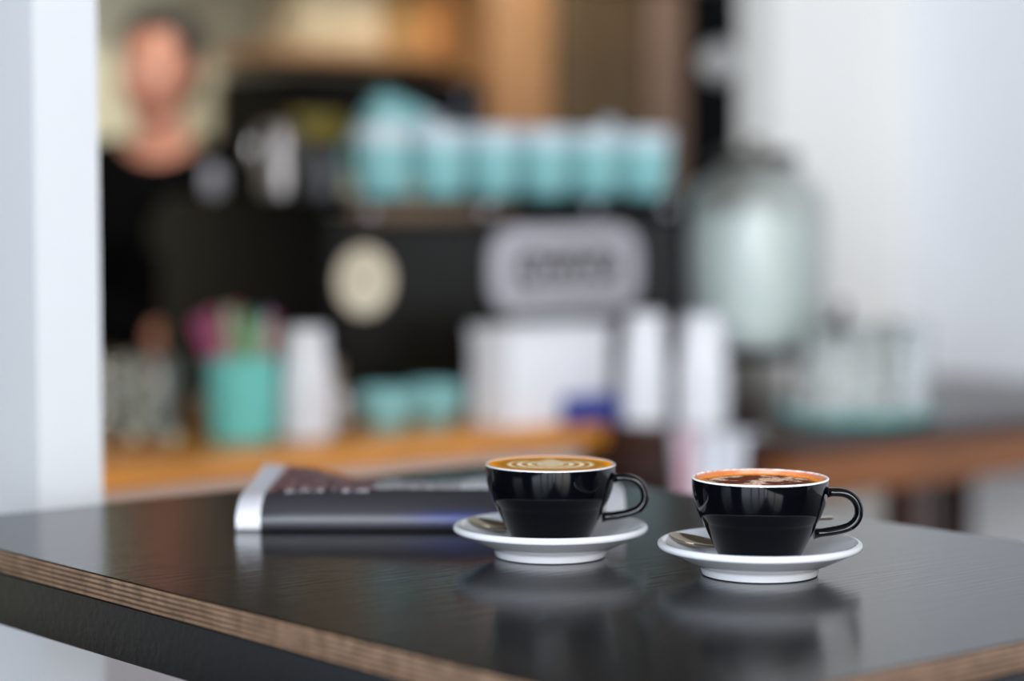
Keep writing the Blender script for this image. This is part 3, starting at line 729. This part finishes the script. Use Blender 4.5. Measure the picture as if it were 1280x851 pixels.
# shelf with boxes at the top of the frame
sh = thing('shelf', 'wooden wall shelf above the black oven', 'shelf', uv(on_v(468, 60, 1.6)[0], 1.755, on_v(488, 70, 1.6)[1]), ANG)
box_obj('shelf_board', (0, 0, 0), (.51, .28, .03), tan, sh, .003)
zt = sh.location.z + .0155
for k, (px, w_, h_, c_, lb) in enumerate([(401, .112, .165, (190, 172, 142), 'beige carton on the wall shelf, leftmost'), (449, .110, .175, (206, 184, 152), 'pale tan carton on the wall shelf, second'), (497, .108, .15, (168, 128, 76), 'mustard brown carton on the wall shelf, third'), (538, .070, .17, (206, 142, 84), 'orange tan carton on the wall shelf, rightmost')]):
    o = tag(box_obj('carton', (0, 0, 0), (w_, .2, h_), mat('card%d' % k, rgb(*c_), 0.7), None, .004), lb, 'carton', 'cartons on the wall shelf')
    o.location = uv(on_v(px, 60, 1.66)[0], 1.74, zt + h_ / 2 + .0005); o.rotation_euler = (0, 0, ANG)
# hanging white globe lamp near the fridge
u0, z0 = on_v(900, 78, .8)
gl = thing('globe_lamp', 'small white globe pendant lamp in front of the black fridge', 'lamp', uv(u0, .8, z0), ANG)
bm = bmesh.new(); bmesh.ops.create_uvsphere(bm, u_segments=32, v_segments=20, radius=.042); bm_obj('globe', bm, mat('opal_glass', rgb(226, 226, 226), 0.3), gl)
tube_obj('cord', [(0, 0, .04), (0, 0, CZ - z0)], .003, black_p, gl, 8)
# curtain strip and frames on the cream wall
tcu = tag(box_obj('wall_poster', (0, 0, 0), (.22, .01, .36), mat('poster_paper', rgb(170, 162, 140), 0.7, noise_scale=8, noise_amt=0.3), None), 'faded grey-green poster on the cream wall behind the barista', 'poster')
tcu.location = uv(on_v(275, 60, 1.89)[0], 1.893, on_v(300, 75, 1.89)[1]); tcu.rotation_euler = (0, 0, ANG)

# unseen spotlights added to brighten the kitchen back wall
for k, (u, v) in enumerate([(-.25, .55), (.75, .5), (1.9, .8)]):
    t = thing('added_spotlight', 'added unseen black spotlight brightening the kitchen wall, ' + ['over the barista', 'over the coffee machine', 'over the black fridge'][k] + ', out of the picture', 'lamp', uv(u, v, 2.3), ANG, 'added kitchen spotlights')
    tube_obj('rod', [(0, 0, .02), (0, 0, CZ - 2.3)], .008, black_p, t, 8)
    sh_ = lathe_obj('fill_shade', S_([(0, 0), (30, 0), (62, 30), (70, 120), (68, 120), (60, 32), (28, 4), (0, 4)]), black_p, t, 32, None, (math.radians(-108), 0, 0))
    ld = bpy.data.lights.new('wall_fill_light', 'AREA'); ld.shape = 'DISK'; ld.size = .11; ld.energy = (10.5, 9, 6)[k]; ld.color = (1, .93, .80); ld.spread = math.radians(160)
    lo = bpy.data.objects.new('wall_fill_light', ld); COL.objects.link(lo); lo.parent = sh_; lo.location = (0, 0, .125); lo.rotation_euler = (PI, 0, 0)

# ------------------------------------------------------------------ the barista
def ell(bm, c, r, rot=None, seg=20):
    g = bmesh.ops.create_uvsphere(bm, u_segments=seg, v_segments=max(8, seg * 2 // 3), radius=1.0)['verts']
    M = Matrix.Translation(c) @ (Euler(rot).to_matrix().to_4x4() if rot else Matrix()) @ Matrix.Diagonal((*r, 1))
    bmesh.ops.transform(bm, matrix=M, verts=g)
def cap(bm, a, b, ra, rb, flat=1.0, side=(0, 1, 0), n=20):
    a, b = Vector(a), Vector(b); k = 8
    pts = [a.lerp(b, i / k) for i in range(k + 1)]
    sweep(bm, pts, ra * flat, ra, n, side, lambda s: (1 + (rb / ra - 1) * s,) * 2)
    ell(bm, a, (ra, ra, ra) if flat == 1 else (ra, ra * flat, ra)); ell(bm, b, (rb, rb, rb) if flat == 1 else (rb, rb * flat, rb))
def fuse(bm, name, voxel, m, parent, smooth_it=4, cut=None, thick=0):
    me = bpy.data.meshes.new(name); bm.to_mesh(me); bm.free()
    o = bpy.data.objects.new(name, me); COL.objects.link(o)
    r = o.modifiers.new('r', 'REMESH'); r.mode = 'VOXEL'; r.voxel_size = voxel
    s = o.modifiers.new('s', 'SMOOTH'); s.iterations = smooth_it; s.factor = .5
    bpy.context.view_layer.update()
    me2 = bpy.data.meshes.new_from_object(o.evaluated_get(bpy.context.evaluated_depsgraph_get()))
    bpy.data.objects.remove(o)
    if cut:
        b2 = bmesh.new(); b2.from_mesh(me2)
        bmesh.ops.delete(b2, geom=[v for v in b2.verts if cut(v.co)], context='VERTS')
        for _ in range(12):
            bv_ = [v for v in b2.verts if v.is_boundary]; new = {}
            for v in bv_:
                nb = [e.other_vert(v).co for e in v.link_edges if e.is_boundary]
                if len(nb) == 2: new[v] = v.co * .4 + (nb[0] + nb[1]) * .3
            for v, c_ in new.items(): v.co = c_
        b2.to_mesh(me2); b2.free()
    o = link(name, me2, m, parent)
    if thick: md = o.modifiers.new('t', 'SOLIDIFY'); md.thickness = thick; md.offset = 1
    return o
PERS = (-.722, 4.68, 0)
pr = thing('person', 'barista in a black scoop-neck top with dark pulled-back hair, looking aside', 'person', PERS, math.radians(4)); pr.scale = (.991,) * 3
# local frame: x to the picture's right, -y towards the camera
skin = mat('skin', rgb(188, 130, 108), 0.5, sub=0.0, noise_scale=12, noise_amt=0.05)
def torso(bm, g=0.0):
    ell(bm, (0, .01, 1.02), (.165 + g, .115 + g, .16 + g)); ell(bm, (0, 0, 1.17), (.145 + g, .105 + g, .16 + g))
    ell(bm, (0, -.005, 1.27), (.165 + g, .112 + g, .13 + g)); ell(bm, (0, .01, 1.345), (.165 + g, .075 + g, .062 + g))
    for s in (-1, 1): ell(bm, (s * .075, -.075, 1.23), (.065 + g, .05 + g, .06 + g)); cap(bm, (s * .06, .01, 1.392), (s * .165, .01, 1.362), .032 + g, .045 + g)
def arm(bm, s, g=0.0, sleeve=False):
    sh_, el_, wr_ = (s * .175, .005, 1.355), (s * .235, -.02, 1.09), (.02 if s < 0 else .20, -.20, 1.03)
    cap(bm, sh_, el_, .050 + g, .039 + g)
    cap(bm, el_, wr_ if not sleeve else Vector(el_).lerp(Vector(wr_), .85), .038 + g, .026 + g)
    return Vector(wr_)
bm = bmesh.new(); torso(bm)
for s in (-1, 1):
    wr = arm(bm, s)
    fd = Vector((-s * .25, -.95, -.15)).normalized(); sd = Vector((s * .95, -.25, 0)).normalized(); pc = wr + fd * .055
    ell(bm, pc, (.040, .046, .015), (0, 0, s * .26)); cap(bm, wr, wr + fd * .03, .025, .022)
    for k, ln in enumerate((.070, .078, .073, .058)):
        b0 = pc + fd * .036 + sd * (-.027 + .018 * k) * -1; mid = b0 + fd * ln * .5 + Vector((0, 0, -.004)); tip = mid + fd * ln * .42 + Vector((0, 0, -.020))
        cap(bm, b0, mid, .0088, .0082, n=10); cap(bm, mid, tip, .0082, .0068, n=10)
    t0 = pc - fd * .02 - sd * .030; t1 = t0 - sd * .028 + fd * .022; t2 = t1 + fd * .030 - sd * .004
    cap(bm, t0, t1, .011, .0095, n=10); cap(bm, t1, t2, .0095, .008, n=10)
cap(bm, (0, .02, 1.36), (0, .0, 1.50), .056, .050)
cap(bm, (-.0, .01, .95), (0, .01, 1.0), .14, .14)
for s in (-1, 1):
    cap(bm, (s * .085, .01, .90), (s * .095, 0, .49), .085, .052); cap(bm, (s * .095, 0, .49), (s * .10, .03, .09), .050, .036)
    cap(bm, (s * .10, .03, .05), (s * .11, -.12, .035), .036, .03)
HC = Vector((0, -.012, 1.575)); HR = Matrix.Rotation(math.radians(-27), 4, 'Z') @ Matrix.Rotation(math.radians(6), 4, 'X')
def hp(x, y, z): return HC + (HR @ Vector((x, y, z)))
hr = HR.to_euler()
ell(bm, hp(0, .022, .028), (.072, .088, .080), hr); ell(bm, hp(0, -.018, -.02), (.062, .066, .085), hr)
ell(bm, hp(0, -.030, -.075), (.040, .042, .032), hr); ell(bm, hp(0, -.062, -.096), (.020, .016, .015), hr)
for s in (-1, 1):
    ell(bm, hp(s * .034, -.048, -.032), (.027, .024, .030), hr); ell(bm, hp(s * .026, -.070, .021), (.020, .009, .007), hr)
    ell(bm, hp(s * .074, .012, -.008), (.008, .018, .031), hr); ell(bm, hp(s * .032, -.022, -.066), (.024, .042, .028), hr)
cap(bm, hp(0, -.080, .010), hp(0, -.100, -.027), .0075, .0115, n=12)
for s in (-1, 1): ell(bm, hp(s * .011, -.089, -.031), (.008, .009, .007), hr)
body = fuse(bm, 'body', .0045, skin, pr, 9)
lips = bmesh.new(); ell(lips, hp(0, -.0865, -.0555), (.023, .010, .0052), hr); ell(lips, hp(0, -.0855, -.0645), (.019, .010, .006), hr)
bm_obj('lips', lips, mat('lips', rgb(168, 84, 82), 0.4), pr)
for s in (-1, 1):
    e = bmesh.new(); ell(e, hp(s * .030, -.0695, .002), (.0125, .0105, .0075), hr); ey = bm_obj('eye', e, mat('eye_white', rgb(214, 208, 202), 0.2), pr)
    e = bmesh.new(); ell(e, hp(s * .030, -.0775, .002), (.006, .0045, .0062), hr); bm_obj('iris', e, mat('iris_dark', rgb(40, 26, 20), 0.2), ey)
    e = bmesh.new(); ell(e, hp(s * .028, -.0790, .0245), (.0165, .0050, .0030), hr); bm_obj('eyebrow', e, mat('hair', rgb(26, 20, 17), 0.6), pr)
hb = bmesh.new(); ell(hb, hp(0, .026, .036), (.079, .095, .086), hr, 28); ell(hb, hp(0, .105, .02), (.036, .036, .036), hr); ell(hb, hp(0, .07, -.03), (.055, .045, .05), hr)
HI = HR.inverted()
def haircut(co):
    q = HI @ (co - HC)
    return q.y < -.018 - (q.z - .02) * .10 and q.z < .078 + .10 * (q.y + .05) or (q.z < -.01 and q.y < .03) or (q.z < .06 and q.y < -.025)
fuse(hb, 'hair', .005, mat('hair', rgb(26, 20, 17), 0.6, bump=0.4, bump_scale=60), pr, 3, haircut, .004)
tb_ = bmesh.new(); torso(tb_, .010)
for s in (-1, 1): arm(tb_, s, .010, True)
cap(tb_, (0, .01, .93), (0, .01, 1.0), .15, .15)
def neck_cut(co):
    d = Vector((co.x / .088, (co.z - 1.462) / .085))
    front = co.y < .02 and d.length < 1
    return front or (Vector((co.x / .075, (co.y - .01) / .075)).length < 1 and co.z > 1.36) or co.z < .80
top = fuse(tb_, 'top', .0055, mat('black_knit', rgb(5, 5, 6), 0.9, spec=0.05, bump=0.3, bump_scale=200), pr, 4, neck_cut, .003)
bt = bmesh.new()
cap(bt, (0, .01, .90), (0, .01, .98), .155, .150)
for s in (-1, 1): cap(bt, (s * .085, .01, .90), (s * .095, 0, .49), .095, .066); cap(bt, (s * .095, 0, .49), (s * .10, .03, .10), .064, .055)
fuse(bt, 'trousers', .010, mat('dark_trousers', rgb(24, 26, 34), 0.8), pr, 3)
for s in (-1, 1):
    b_ = bmesh.new(); ell(b_, (s * .105, -.04, .045), (.048, .135, .042)); box(b_, (s * .105, -.04, .012), (.09, .26, .022), .008); fuse(b_, 'shoe', .006, black_p, pr, 2)
bd = bmesh.new(); ell(bd, (.118, -.112, 1.338), (.020, .004, .034), (.1, 0, .3)); bm_obj('name_badge', bd, mat('badge_silver', rgb(190, 190, 200), 0.3, 0.4), pr)
